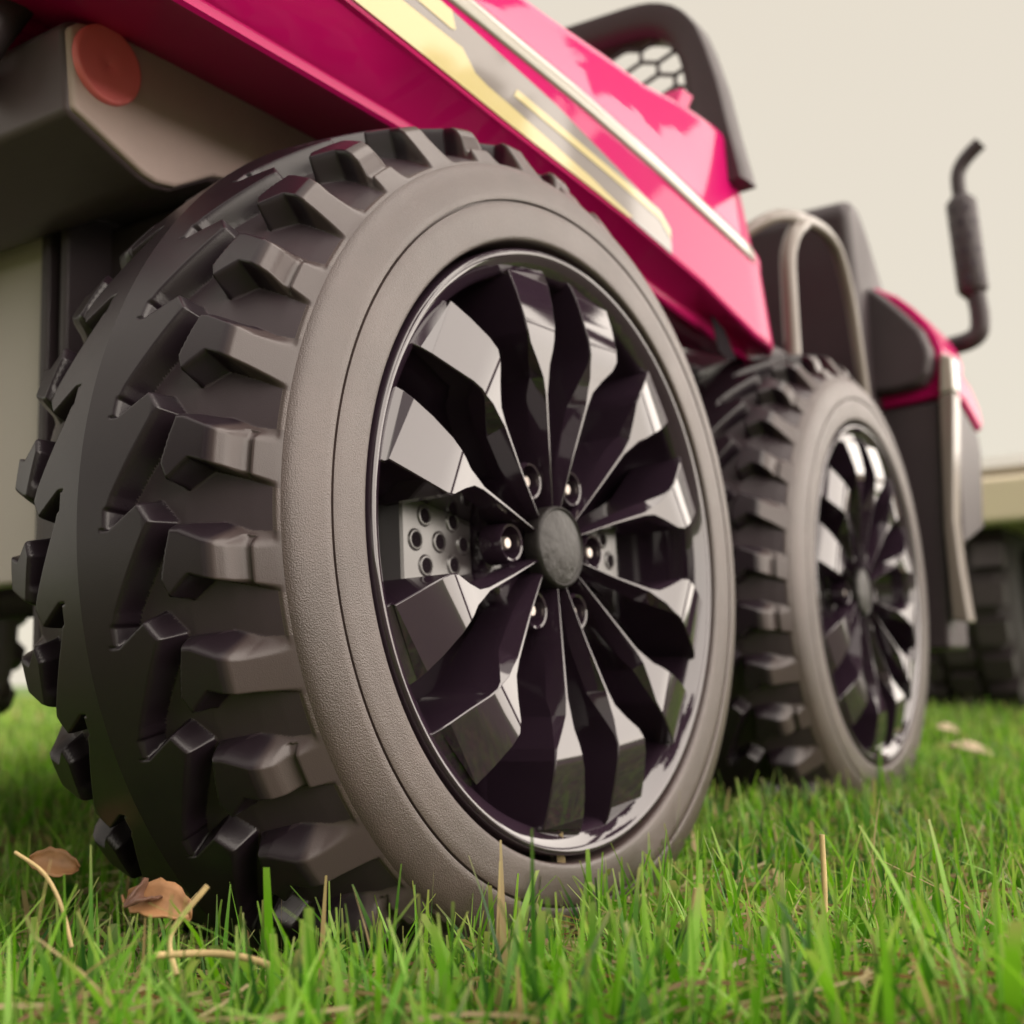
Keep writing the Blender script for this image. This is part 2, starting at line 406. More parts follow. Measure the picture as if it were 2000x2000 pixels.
PAIRS = [31, 90, 150, 213, 274, 331]        # directions of the six spoke pairs
def make_wheel(parent, loc, rot=(0, 0, 0), full=True, roll=0.0):
    if 'carcass' not in WHEEL:
        V, F, nfl = carcass_mesh()
        w = mesh('wheel', V, F, [M['tyre'], M['floor']], parent, True, 50)
        fix_normals(w)
        # the tread floor is the same dark moulded plastic as the lugs
        ns = 19 * 31 * 8 + 7 * 31 * 8
        w.data.polygons.foreach_set('material_index', [0 if (i < ns or nfl[0] <= i < nfl[1] or i >= nfl[2]) else 1 for i in range(len(w.data.polygons))])
        WHEEL['carcass'] = w.data
    else:
        w = bpy.data.objects.new('wheel', WHEEL['carcass']); link(w, parent)
    w.location = Vector(loc) * U; w.rotation_euler = rot
    def sub(name, data, ang=0.0, mods=None):
        o = bpy.data.objects.new(name, data); link(o, w); o.rotation_euler = (ang, 0, 0)
        return o
    for tag in ('o', 'i'):
        for k in range(NL):
            a = -R_(PER * k)
            kind = 'grooved' if (k % 2 == 0) else 'plain'
            sub('tread_lug', WHEEL[tag + kind], a)
            sub('tread_block', WHEEL[tag + 'block'], a)
    if not full: return w
    first = 'rim' not in WHEEL
    if first:
        r = lathe('rim', [(-0.09, 0.872), (-0.022, 0.870), (-0.010, 0.867), (-0.004, 0.861), (-0.004, 0.855), (-0.010, 0.843), (-0.022, 0.826), (-0.034, 0.812), (-0.040, 0.805), (-0.052, 0.799), (-0.075, 0.796), (-0.32, 0.775), (-0.34, 0.75), (-0.345, 0.35), (-0.30, 0.25)], M['gloss'], w, n=160, sharp=50)
        WHEEL['rim'] = r.data
        r = lathe('hub_flange', [(-0.30, 0.25), (-0.16, 0.245), (-0.145, 0.235), (-0.140, 0.22), (-0.14, 0.12), (-0.10, 0.112), (-0.06, 0.108)], M['gloss'], w, n=96, sharp=40)
        WHEEL['hub_flange'] = r.data
        cap = [(-0.10, 0.122), (-0.062, 0.122), (-0.052, 0.119), (-0.048, 0.113), (-0.053, 0.108), (-0.051, 0.10), (-0.046, 0.07), (-0.043, 0.04), (-0.042, 0.012), (-0.042, 0.001)]
        r = lathe('hub_cap', cap, M['cap'], w, n=64, sharp=50); WHEEL['hub_cap'] = r.data
        for sg, key in ((1, 'sp'), (-1, 'sm')):
            v, f = spoke_data(sg)
            o = mesh('spoke', v, f, M['gloss'], w, True, 24, bevel=0.0095, seg=3); fix_normals(o); WHEEL[key] = o.data; WHEEL[key + 'o'] = o; o.data.set_sharp_from_angle(angle=R_(14))
        nutp = [(0.0, 0.060), (0.062, 0.056), (0.070, 0.052), (0.068, 0.046), (0.055, 0.043), (0.012, 0.040), (0.010, 0.021), (0.05, 0.019), (0.056, 0.014), (0.056, 0.001)]
        nv, nf = lathe_data(nutp, 28); midx = [1 if i >= 6 * 28 else 0 for i in range(len(nf))]
        o = mesh('wheel_nut', [(a - 0.145, b, c) for a, b, c in nv], nf, [M['gloss'], M['nut']], w, True, 40, midx); fix_normals(o); WHEEL['nut'] = o.data
        o.location = (0, 0.215 * U, 0)
        # brake plate with its drilled dimples
        pv, pf, pm = brake_plate_data()
        o = mesh('brake_plate', pv, pf, [M['brake'], M['hole']], w, True, 35, pm); fix_normals(o); WHEEL['plate'] = o.data
        dv, df = lathe_data([(-0.30, 0.056), (-0.296, 0.05), (-0.296, 0.001)], 24)
        o = mesh('plug', [(x, y + 0.55, z) for x, y, z in dv], df, M['brake'], w, True, 40); fix_normals(o); WHEEL['plug'] = o.data; o.rotation_euler = (R_(118), 0, 0)
        for i in range(1, 6):
            sub('wheel_nut', WHEEL['nut']).location = (0, 0.215 * U * math.cos(R_(60 * i)), 0.215 * U * math.sin(R_(60 * i)))
        sub('brake_plate', WHEEL['plate'], math.pi); sub('plug', WHEEL['plug'], R_(240))
        for key in ('sp', 'sm'):
            WHEEL[key + 'o'].rotation_euler = (R_(PAIRS[0]), 0, 0)
            for i in range(1, 6):
                c = WHEEL[key + 'o'].copy(); link(c, w); c.parent = w; c.rotation_euler = (R_(PAIRS[i]), 0, 0)
    else:
        for nme in ('rim', 'hub_flange', 'hub_cap'): sub(nme, WHEEL[nme], 0)
        for i in range(6):
            sub('wheel_nut', WHEEL['nut']).location = (0, 0.215 * U * math.cos(R_(60 * i)), 0.215 * U * math.sin(R_(60 * i)))
        for a in (0, 180): sub('brake_plate', WHEEL['plate'], R_(a))
        for a in (118, 240): sub('plug', WHEEL['plug'], R_(a))
        for key in ('sp', 'sm'):
            for i in range(6):
                c = WHEEL[key + 'o'].copy(); link(c, w); c.parent = w; c.rotation_euler = (R_(PAIRS[i]), 0, 0)
    return w

def brake_plate_data():
    """plate lying across one window: y from 0.25 to 0.55, dimples are real little cups"""
    V, F, MI = [], [], []
    def add(v, f, mi):
        o = len(V); V.extend(v); F.extend([tuple(i + o for i in q) for q in f]); MI.extend([mi] * len(f))
    x1, x0 = -0.19, -0.31
    out = [(0.25, -0.085), (0.55, -0.135), (0.55, 0.135), (0.25, 0.085)]
    inn = [(0.256, -0.079), (0.543, -0.127), (0.543, 0.127), (0.256, 0.079)]
    v = [(x0, *p) for p in out] + [(x1 - 0.006, *p) for p in out] + [(x1, *p) for p in inn]
    f = []
    for r in (0, 4):
        for i in range(4): f.append((r + i, r + (i + 1) % 4, r + 4 + (i + 1) % 4, r + 4 + i))
    f.append((8, 9, 10, 11)); add(v, f, 0)
    for (y, z) in [(0.335, 0.06), (0.455, 0.068), (0.29, 0.0), (0.395, 0.0), (0.495, 0.0), (0.335, -0.06), (0.455, -0.068)]:
        lv, lf = lathe_data([(x1 + 0.0005, 0.031), (x1 + 0.005, 0.026), (x1 + 0.0055, 0.022), (x1 + 0.002, 0.0195)], 18)
        add([(a, b + y, c + z) for a, b, c in lv], lf, 0)
        lv, lf = lathe_data([(x1 + 0.002, 0.0195), (x1 + 0.0015, 0.001)], 18)
        add([(a, b + y, c + z) for a, b, c in lv], lf, 1)
    # shelf under the plate
    v = [(x1 - 0.001, 0.26, -0.09), (x1 - 0.001, 0.55, -0.14), (x1 + 0.05, 0.56, -0.16), (x1 + 0.05, 0.27, -0.11)]
    add(v, [(0, 1, 2, 3)], 0)
    return V, F, MI

# ------------------------------------------------------------------ the toy truck
truck = empty('toy_truck', 'pink ride-on toy truck with black plastic wheels and yellow stickers, standing on the lawn', 'toy truck')
wheel_a = make_wheel(truck, (0, 0, G), (0, -0.0167, -0.0447))
wheel_b = make_wheel(truck, (-0.103, 3.233, G), (R_(3), 0, 0))
for (x, y, r) in ((-5.2, 0, 0.1), (-5.1, 3.233, 0.2)):
    make_wheel(truck, (x, y, G), (r, 0, math.pi), full=False)
axv, axf = tube_data([(-0.5, 0, G), (-4.6, 0, G)], 0.09, 16)
fix_normals(mesh('axle', axv, axf, M['dark'], truck, True, 50))
axv, axf = tube_data([(-0.6, 3.233, G), (-4.6, 3.233, G)], 0.09, 16)
fix_normals(mesh('axle', axv, axf, M['dark'], truck, True, 50))

def interp(tab, y):
    return float(np.interp(y, [a for a, b in tab], [b for a, b in tab]))
LOW = [(-1.3, 1.58), (-0.58, 1.53), (-0.22, 1.50), (0.22, 1.46), (1.08, 1.40), (1.83, 1.32), (2.11, 1.27), (2.43, 1.215), (2.75, 1.20)]
CRE = [(-1.3, 1.83), (0.07, 1.79), (0.77, 1.765), (1.44, 1.72), (2.36, 1.64), (2.8, 1.60)]
TOP = [(-1.3, 2.02), (0.5, 2.06), (0.84, 2.10), (1.48, 2.13), (1.93, 2.19), (2.40, 2.22), (2.8, 2.22)]
LIP = [(-1.3, 1.36), (-0.5, 1.355), (0.07, 1.35), (1.2, 1.30), (1.97, 1.225), (2.6, 1.18)]
def build_bed():
    ys = [-1.14, -0.9, -0.58, -0.22, 0.22, 0.65, 1.08, 1.44, 1.83, 2.11, 2.43, 2.60, 2.66, 2.71, 2.75]
    V, F = [], []
    for y in ys:
        lo, ce, to, li = interp(LOW, y), interp(CRE, y), interp(TOP, y), interp(LIP, y)
        sec = [(-0.60, 1.70), (-0.56, to - 0.03), (-0.53, to), (-0.43, to), (-0.405, to - 0.015), (-0.395, to - 0.045), (-0.372, ce + 0.085), (-0.358, ce + 0.050), (-0.349, ce + 0.034), (-0.343, ce + 0.012), (-0.3435, ce - 0.012), (-0.3485, ce - 0.030),
               (-0.350, ce - 0.05), (-0.350, lo + 0.022), (-0.356, lo + 0.006), (-0.372, lo), (-0.482, li + 0.044), (-0.494, li + 0.036), (-0.499, li + 0.024), (-0.501, li + 0.008), (-0.514, li), (-1.04, li + 0.185), (-1.30, li + 0.27)]
        full = sec + [(-5.2 - x, z) for x, z in reversed(sec)]
        for (x, z) in full:
            yy = y
            k = min(max((y - 1.3) / 1.45, 0), 1)          # the front end leans back towards its top
            yy = y - 0.36 * k * min(max((z - 1.2) / 1.0, 0), 1)
            kk = max(0.0, (y - 2.6) / 0.15)
            if kk and (x > -0.5 or x < -4.7): x = x + (-0.05 if x > -2.6 else 0.05) * kk ** 2
            V.append((x, yy, z + G))
    n = len(full)
    for i in range(len(ys) - 1):
        for j in range(n):
            jj = (j + 1) % n
            F.append((i * n + j, i * n + jj, (i + 1) * n + jj, (i + 1) * n + j))
    F.append(tuple(range(n))); F.append(tuple(range((len(ys) - 1) * n + n - 1, (len(ys) - 1) * n - 1, -1)))
    o = mesh('cargo_bed', V, F, M['pink'], truck, True, 20)
    return fix_normals(o)
bed = build_bed()

def flat(name, poly, x, mm, parent, th=0.004):
    n = len(poly)
    v = [(x, a, b + G) for a, b in poly] + [(x + th, a, b + G) for a, b in poly]
    f = [tuple(range(n, 2 * n)), tuple(range(n - 1, -1, -1))] + [(i, (i + 1) % n, n + (i + 1) % n, n + i) for i in range(n)]
    return fix_normals(mesh(name, v, f, mm, parent, False))
SX = -0.3495
flat('sticker', [(-1.2, 1.70), (-1.2, 1.595), (-0.58, 1.548), (-0.22, 1.520), (0.22, 1.480), (0.80, 1.438), (1.10, 1.415), (1.14, 1.425), (1.04, 1.440), (0.92, 1.458), (0.82, 1.477), (0.51, 1.515), (0.28, 1.545), (0.12, 1.562), (0.05, 1.578), (-0.02, 1.635), (-0.34, 1.653)], SX, M['yellow'], bed)
flat('sticker', [(-1.2, 1.702), (-0.34, 1.655), (-0.02, 1.637), (0.05, 1.58), (0.12, 1.564), (0.28, 1.547), (0.51, 1.517), (0.82, 1.479), (0.92, 1.460), (1.04, 1.442), (1.14, 1.427), (1.12, 1.413), (1.49, 1.372), (1.49, 1.455), (1.42, 1.52), (0.57, 1.672), (0.16, 1.715), (-0.13, 1.745), (-1.2, 1.795)], SX - 0.001, M['taupe'], bed)
flat('sticker', [(0.28, 1.592), (0.30, 1.622), (0.34, 1.620), (1.39, 1.530), (1.485, 1.475), (1.485, 1.435), (1.39, 1.492), (0.9, 1.54)], SX + 0.001, M['yellow'], bed)
flat('sticker', [(-1.0, 1.735), (-0.55, 1.712), (-0.27, 1.688), (-0.08, 1.672), (-0.055, 1.680), (-0.075, 1.738), (-0.3, 1.752), (-1.0, 1.785)], SX + 0.001, M['yellow'], bed)
flat('vent', [(2.06, 1.255), (2.20, 1.22), (2.33, 1.10), (2.24, 1.075), (2.12, 1.10)], -0.43, M['hole'], bed)
# pink latch bracket standing on the rail near the front
prism('latch', [(1.60, 2.12 + G), (1.72, 2.14 + G), (1.80, 2.26 + G), (1.93, 2.27 + G), (1.84, 2.15 + G), (1.98, 2.14 + G), (1.98, 2.08 + G)], 'x', -0.50, -0.40, M['pink'], bed, 0.012)
def stripe():  # pale strip painting the sky's highlight along the bed crease
    V, F = [], []
    ys = np.linspace(-1.2, 2.55, 40)
    for y in ys:
        ce = interp(CRE, y); k = min(max((y - 1.3) / 1.45, 0), 1)
        for (x, dz) in ((-0.3535, 0.050), (-0.346, 0.034), (-0.3400, 0.012), (-0.3405, -0.012), (-0.3460, -0.030)):
            z = ce + dz; V.append((x, y - 0.36 * k * min(max((z - 1.2) / 1.0, 0), 1), z + G))
    for i in range(len(ys) - 1):
        for j in range(4): F.append((i * 5 + j, (i + 1) * 5 + j, (i + 1) * 5 + j + 1, i * 5 + j + 1))
    o = mesh('crease_highlight', V, F, M['ivory'], bed, True)
    sd_ = o.modifiers.new('thick', 'SOLIDIFY'); sd_.thickness = 0.0004; sd_.offset = 0
stripe()
# inner skirt and rear lip
prism('rear_lip', [(-1.34, 1.60 + G), (-1.30, 1.56 + G), (0.4, 1.62 + G), (0.4, 1.69 + G), (-1.30, 1.66 + G)], 'x', -1.75, -1.28, M['pink'], bed, 0.02)

# black bumper block behind the wheel, with the red reflector
bp = [(-1.005, 1.50), (-0.985, 1.245), (-0.96, 1.235), (-0.72, 1.135), (-0.67, 1.125), (-0.60, 1.135), (-0.45, 1.22), (-0.33, 1.245), (0.5, 1.27), (0.5, 1.60), (-0.35, 1.57), (-0.90, 1.545), (-0.97, 1.53)]
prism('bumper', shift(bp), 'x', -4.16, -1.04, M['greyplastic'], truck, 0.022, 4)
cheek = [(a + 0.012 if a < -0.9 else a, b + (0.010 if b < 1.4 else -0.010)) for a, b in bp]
prism('bumper_lit_side', shift(cheek), 'x', -1.06, -1.022, M['cheek'], truck, 0.014, 4)  # thin plate added to carry the lit side colour of the block
rf = lathe('reflector', [(0.0, 0.116), (0.014, 0.116), (0.020, 0.112), (0.021, 0.106), (0.019, 0.095), (0.017, 0.05), (0.016, 0.008), (0.012, 0.001)], M['red'], truck, n=72, sharp=50)
rf.location = Vector((-1.022, -0.868, 1.423 + G)) * U
# tail pipe stub at the far left and the plate it sits on
tube('tail_pipe', smooth_path([(-1.24, -1.02, 1.62 + G), (-1.26, -1.08, 1.50 + G), (-1.32, -1.10, 1.42 + G), (-1.42, -1.06, 1.40 + G)]), 0.055, M['black'], truck)

# chassis plate and its ribs, seen under the tail
prism('chassis_plate', shift([(-3.45, -0.02), (-1.75, -0.02), (-1.75, 1.24), (-3.45, 1.24)]), 'y', -0.5, -0.4, M['panel'], truck, 0.025)
prism('chassis_rib', shift([(-1.745, -0.3), (-1.70, -0.3), (-1.70, 1.24), (-1.745, 1.24)]), 'y', -0.56, -0.3, M['black'], truck, 0.012)
prism('chassis_rib', shift([(-1.64, -0.3), (-1.60, -0.3), (-1.60, 1.24), (-1.64, 1.24)]), 'y', -0.56, -0.3, M['black'], truck, 0.012)
prism('gearbox', shift([(-1.695, -0.32), (-1.1, -0.32), (-1.1, 1.22), (-1.695, 1.22)]), 'y', -0.38, 0.3, M['black'], truck, 0.03)
prism('undertray', [(-1.0, -0.35), (-0.65, 4.6), (-4.55, 4.6), (-4.2, -0.35)], 'z', 0.95 + G, 1.20 + G, M['dark'], truck, 0.02)

# headboard with its honeycomb grille
def loop_resample(poly, n):
    P = [Vector((*p, 0)) for p in poly]; L = [0]
    for i in range(len(P)): L.append(L[-1] + (P[(i + 1) % len(P)] - P[i]).length)
    out = []
    for k in range(n):
        t = L[-1] * k / n; i = max(j for j in range(len(P)) if L[j] <= t + 1e-9)
        q = P[i].lerp(P[(i + 1) % len(P)], (t - L[i]) / (L[i + 1] - L[i] + 1e-9)); out.append((q.x, q.y))
    return out
def headboard():
    outer = [(-2.6, 1.95), (-0.30, 1.95), (-0.36, 2.22), (-0.41, 2.48), (-0.47, 2.70), (-0.515, 2.82), (-0.575, 2.91), (-0.65, 2.975), (-0.74, 3.015), (-0.85, 3.035), (-2.6, 3.09)]
    inner = [(-2.45, 2.20), (-0.70, 2.20), (-0.61, 2.28), (-0.60, 2.45), (-0.615, 2.60), (-0.645, 2.72), (-0.70, 2.80), (-0.79, 2.85), (-0.92, 2.865), (-2.2, 2.89), (-2.33, 2.87), (-2.42, 2.80), (-2.45, 2.70)]
    n = 96
    # start both loops on the same side
    O = loop_resample(outer, n); I = loop_resample(inner, n)
    y0, y1 = 2.25, 2.40
    V, F = [], []
    rings = [(O, y0 + 0.05, 0), (O, y0 + 0.015, 0.02), (O, y0, 0.05), (None, y0 + 0.0, 0.5), (I, y0 + 0.035, -0.04), (I, y0 + 0.06, 0), (I, y1, 0), (O, y1, 0)]
    for mirror in (1, -1):
        base = len(V)
        for (lp, y, k) in rings:
            for i in range(n):
                o, q = Vector(O[i]), Vector(I[i])
                if lp is None: p = o.lerp(q, 0.55)
                elif lp is O: p = o.lerp(q, k)
                else: p = q.lerp(o, -k if k < 0 else 0)
                x = p.x if mirror > 0 else -5.2 - p.x
                V.append((x, y, p.y + G))
        for r in range(len(rings)):
            r2 = (r + 1) % len(rings)
            for i in range(n):
                j = (i + 1) % n
                F.append((base + r * n + i, base + r * n + j, base + r2 * n + j, base + r2 * n + i))
    o = fix_normals(mesh('headboard', V, F, M['black'], truck, True, 50))
    # honeycomb: struts of a hexagonal net
    V, F = [], []
    def strut(a, b, w=0.0095, d=0.014):
        a, b = Vector(a), Vector(b); t = (b - a).normalized(); nn = Vector((-t.y, t.x)) * w
        k = len(V)
        for p in (a - t * 0.003, b + t * 0.003):
            for s in (1, -1):
                for yy in (2.315, 2.315 + d): V.append((p.x + nn.x * s, yy, p.y + nn.y * s + G))
        F.extend([(k, k + 1, k + 3, k + 2), (k + 4, k + 6, k + 7, k + 5), (k, k + 4, k + 5, k + 1), (k + 2, k + 3, k + 7, k + 6), (k, k + 2, k + 6, k + 4), (k + 1, k + 5, k + 7, k + 3)])
    cw, chh = 0.185, 0.125
    def inside(x, z): return -2.47 < x < -0.57 and 2.16 < z < 2.90
    edges = set()
    for iy in range(0, 14):
        for ix in range(0, 16):
            cx = -2.52 + ix * cw + (cw / 2 if iy % 2 else 0); cz = 2.12 + iy * chh * 0.75
            pts = [(cx, cz + chh / 2), (cx + cw / 2, cz + chh / 4), (cx + cw / 2, cz - chh / 4), (cx, cz - chh / 2), (cx - cw / 2, cz - chh / 4), (cx - cw / 2, cz + chh / 4)]
            for a in range(6):
                p, q = pts[a], pts[(a + 1) % 6]
                if inside(*p) and inside(*q):
                    edges.add(tuple(sorted([(round(p[0], 3), round(p[1], 3)), (round(q[0], 3), round(q[1], 3))])))
    for p, q in edges: strut(p, q)
    g = fix_normals(mesh('grille', V, F, M['black'], o, False))
headboard()

# grab rail, seat, dashboard and front fender
tube('grab_rail', smooth_path([(-1.1, 2.62, 1.35 + G), (-0.85, 2.66, 1.62 + G), (-0.62, 2.78, 1.84 + G), (-0.46, 2.95, 2.00 + G), (-0.41, 3.20, 2.08 + G), (-0.40, 3.58, 2.14 + G), (-0.40, 3.82, 2.13 + G), (-0.40, 3.98, 2.05 + G), (-0.40, 4.14, 1.80 + G), (-0.40, 4.25, 1.43 + G), (-0.40, 4.34, 1.05 + G)], 8), 0.036, M['rail'], truck, 18)
tube('grab_rail', smooth_path([(-0.42, 3.12, 1.02 + G), (-0.42, 3.11, 1.30 + G), (-0.41, 3.08, 1.62 + G), (-0.41, 3.10, 1.83 + G), (-0.40, 3.19, 1.98 + G), (-0.40, 3.36, 2.09 + G)], 8), 0.044, M['rail'], truck, 18)
prism('seat', shift([(4.25, 2.48), (4.36, 2.57), (4.52, 2.56), (4.66, 2.46), (5.35, 1.80), (5.35, 1.15), (4.55, 1.15), (4.38, 1.8)]), 'x', -1.6, -0.42, M['black'], truck, 0.07, 4)
prism('seat_base', shift([(2.95, 1.18), (4.4, 1.18), (4.4, 1.45), (2.95, 1.38)]), 'x', -4.6, -0.55, M['black'], truck, 0.05)
prism('side_cushion', shift([(-0.46, 1.335), (-0.30, 1.33), (-0.15, 1.345), (-0.085, 1.40), (-0.062, 1.50), (-0.065, 1.58), (-0.11, 1.71), (-0.23, 1.86), (-0.36, 2.0), (-0.46, 2.07), (-0.9, 2.09), (-0.9, 1.34)]), 'y', 4.58, 5.4, M['black'], truck, 0.06, 4)
prism('fender_trim', shift([(-0.40, 1.265), (-0.07, 1.285), (-0.045, 1.295), (-0.035, 1.46), (-0.02, 1.58), (-0.045, 1.68), (-0.10, 1.78), (-0.19, 1.90), (-0.28, 1.99), (-0.42, 2.08), (-0.95, 2.10), (-0.95, 1.25)]), 'y', 4.74, 5.3, M['pink'], truck, 0.03)
prism('front_fender', shift([(-0.60, -0.30), (-0.10, -0.30), (-0.085, 0.45), (-0.06, 1.262), (-0.60, 1.245)]), 'y', 4.72, 5.2, M['black'], truck, 0.03)
prism('fender_edge', shift([(-0.075, -0.12), (0.03, -0.14), (0.0, 0.2), (-0.015, 0.50), (0.04, 1.28), (0.04, 1.30), (-0.055, 1.285), (-0.083, 0.45)]), 'y', 4.69, 4.86, M['rail'], truck, 0.03, 4)
prism('sticker', shift([(-0.050, 1.29), (0.044, 1.305), (0.044, 1.53), (-0.030, 1.56)]), 'y', 4.69, 4.84, M['ivory'], truck, 0.02)
prism('hood', shift([(4.87, 1.30), (5.10, 1.29), (5.52, 1.16), (5.60, 1.24), (5.50, 1.36), (5.30, 1.45), (5.05, 1.50), (4.87, 1.56)]), 'x', -5.2, 0.02, M['pink'], truck, 0.04)
prism('front_bumper', shift([(4.87, 0.35), (5.45, 0.50), (5.56, 1.03), (5.50, 1.155), (5.08, 1.28), (4.87, 1.29)]), 'x', -5.2, 0.0, M['black'], truck, 0.03)
# exhaust stack: elbow, silencer with punched holes, bent tip
ex = 5.55
tube('exhaust_pipe', smooth_path([(-0.60, ex - 0.3, 1.62 + G), (-0.22, ex, 1.79 + G), (-0.03, ex, 1.82 + G), (0.045, ex, 1.87 + G), (0.062, ex, 1.97 + G), (0.055, ex, 2.08 + G), (0.04, ex, 2.2 + G)], 6), 0.066, M['black'], truck, 18)
tube('exhaust_pipe', smooth_path([(-0.005, ex, 2.82 + G), (-0.012, ex, 2.95 + G), (-0.005, ex, 3.03 + G), (0.03, ex, 3.10 + G), (0.09, ex, 3.16 + G), (0.155, ex, 3.21 + G)], 6), 0.050, M['black'], truck, 18)
def silencer():
    p0, p1 = Vector((0.035, ex, 2.10 + G)), Vector((-0.006, ex, 2.88 + G))
    prof = [(0, 0.045), (0.08, 0.098), (0.10, 0.105), (0.90, 0.105), (0.92, 0.098), (1.0, 0.045)]
    path = [p0.lerp(p1, t) for t, r in prof]
    v, f = tube_data(path, [r for t, r in prof], 24)
    o = fix_normals(mesh('silencer', v, f, M['black'], truck, True, 30))
    d = (p1 - p0).normalized(); a = Vector((0, -1, 0)); a = (a - d * a.dot(d)).normalized(); b = d.cross(a)
    hv, hf = lathe_data([(0.0, 0.024), (0.003, 0.021), (0.002, 0.001)], 12)
    hm = None
    for i in range(6):
        for j in range(-2, 3):
            if (i + j) % 2: continue
            g = j * 0.45; nrm = a * math.cos(g) + b * math.sin(g)
            p = p0.lerp(p1, 0.17 + 0.13 * i) + nrm * 0.1045
            if hm is None:
                h = mesh('hole', hv, hf, M['dark'], o, True, 40); fix_normals(h); hm = h.data
            else:
                h = bpy.data.objects.new('hole', hm); link(h, o)
            h.location = p * U; h.rotation_euler = nrm.to_track_quat('X', 'Z').to_euler()
silencer()

# ------------------------------------------------------------------ the white toy car parked farther on
def far_car():
    D = 16.5
    def at(px, py, depth):   # a point seen at these photo coordinates (2000 px) at a depth, used to take measurements of the car
        k = 1000 * 2.36159768
        return CAM + (right * ((px - 1000) / k) + up * (-(py - 1000) / k) + fwd) * depth
    c = at(1875, 1190, D)
    t = empty('white_toy_car', 'white toy car with knobbly black tyres, parked beyond the pink truck', 'toy car', (c.x, c.y, 0))
    # wheel seen from behind: axle nearly along the truck's axle
    def wheel(x, y):
        prof = [(-1.1, 0.5), (-1.1, 1.15), (-1.0, 1.38), (-0.55, 1.45), (-0.1, 1.38), (0.0, 1.15), (0.0, 0.62), (-0.12, 0.58), (-0.14, 0.05)]
        w = lathe('wheel', prof, M['fartyre'], t, n=48, sharp=40)
        V, F = [], []
        for i in range(22):
            for (xx, wd2) in ((-0.95, 0.16), (-0.55, 0.14), (-0.15, 0.16)):
                a = 2 * math.pi * (i + (0.5 if xx == -0.55 else 0)) / 22; k = len(V)
                for dx in (-wd2, wd2):
                    for da in (-0.085, 0.085):
                        for r in (1.30, 1.55):
                            V.append((xx + dx, r * math.cos(a + da), r * math.sin(a + da)))
                F.extend([(k, k + 1, k + 3, k + 2), (k + 4, k + 6, k + 7, k + 5), (k, k + 4, k + 5, k + 1), (k + 2, k + 3, k + 7, k + 6), (k + 1, k + 5, k + 7, k + 3)])
        kn = mesh('tread_knobs', V, F, M['fartyre'], w, False); fix_normals(kn); kn['kind'] = 'stuff'
        w.location = Vector((x, y, 1.62)) * U; w.scale = (1.1, 1.1, 1.1)
        return w
    wheel(0.9, 0.0); wheel(0.9, 7.0); wheel(5.2, 0.0); wheel(5.2, 7.0)
    prism('body', [(-1.6, 3.17), (-1.2, 3.02), (8.4, 3.02), (8.8, 3.3), (8.6, 3.8), (3.0, 4.0), (-0.6, 3.46)], 'x', -0.4, 5.4, M['white'], t, 0.08)
    prism('fender', [(-1.9, 2.45), (-1.95, 3.015), (7.9, 3.015), (8.4, 2.4)], 'x', -0.55, 5.6, M['cream'], t, 0.08)
    return t
far_car()

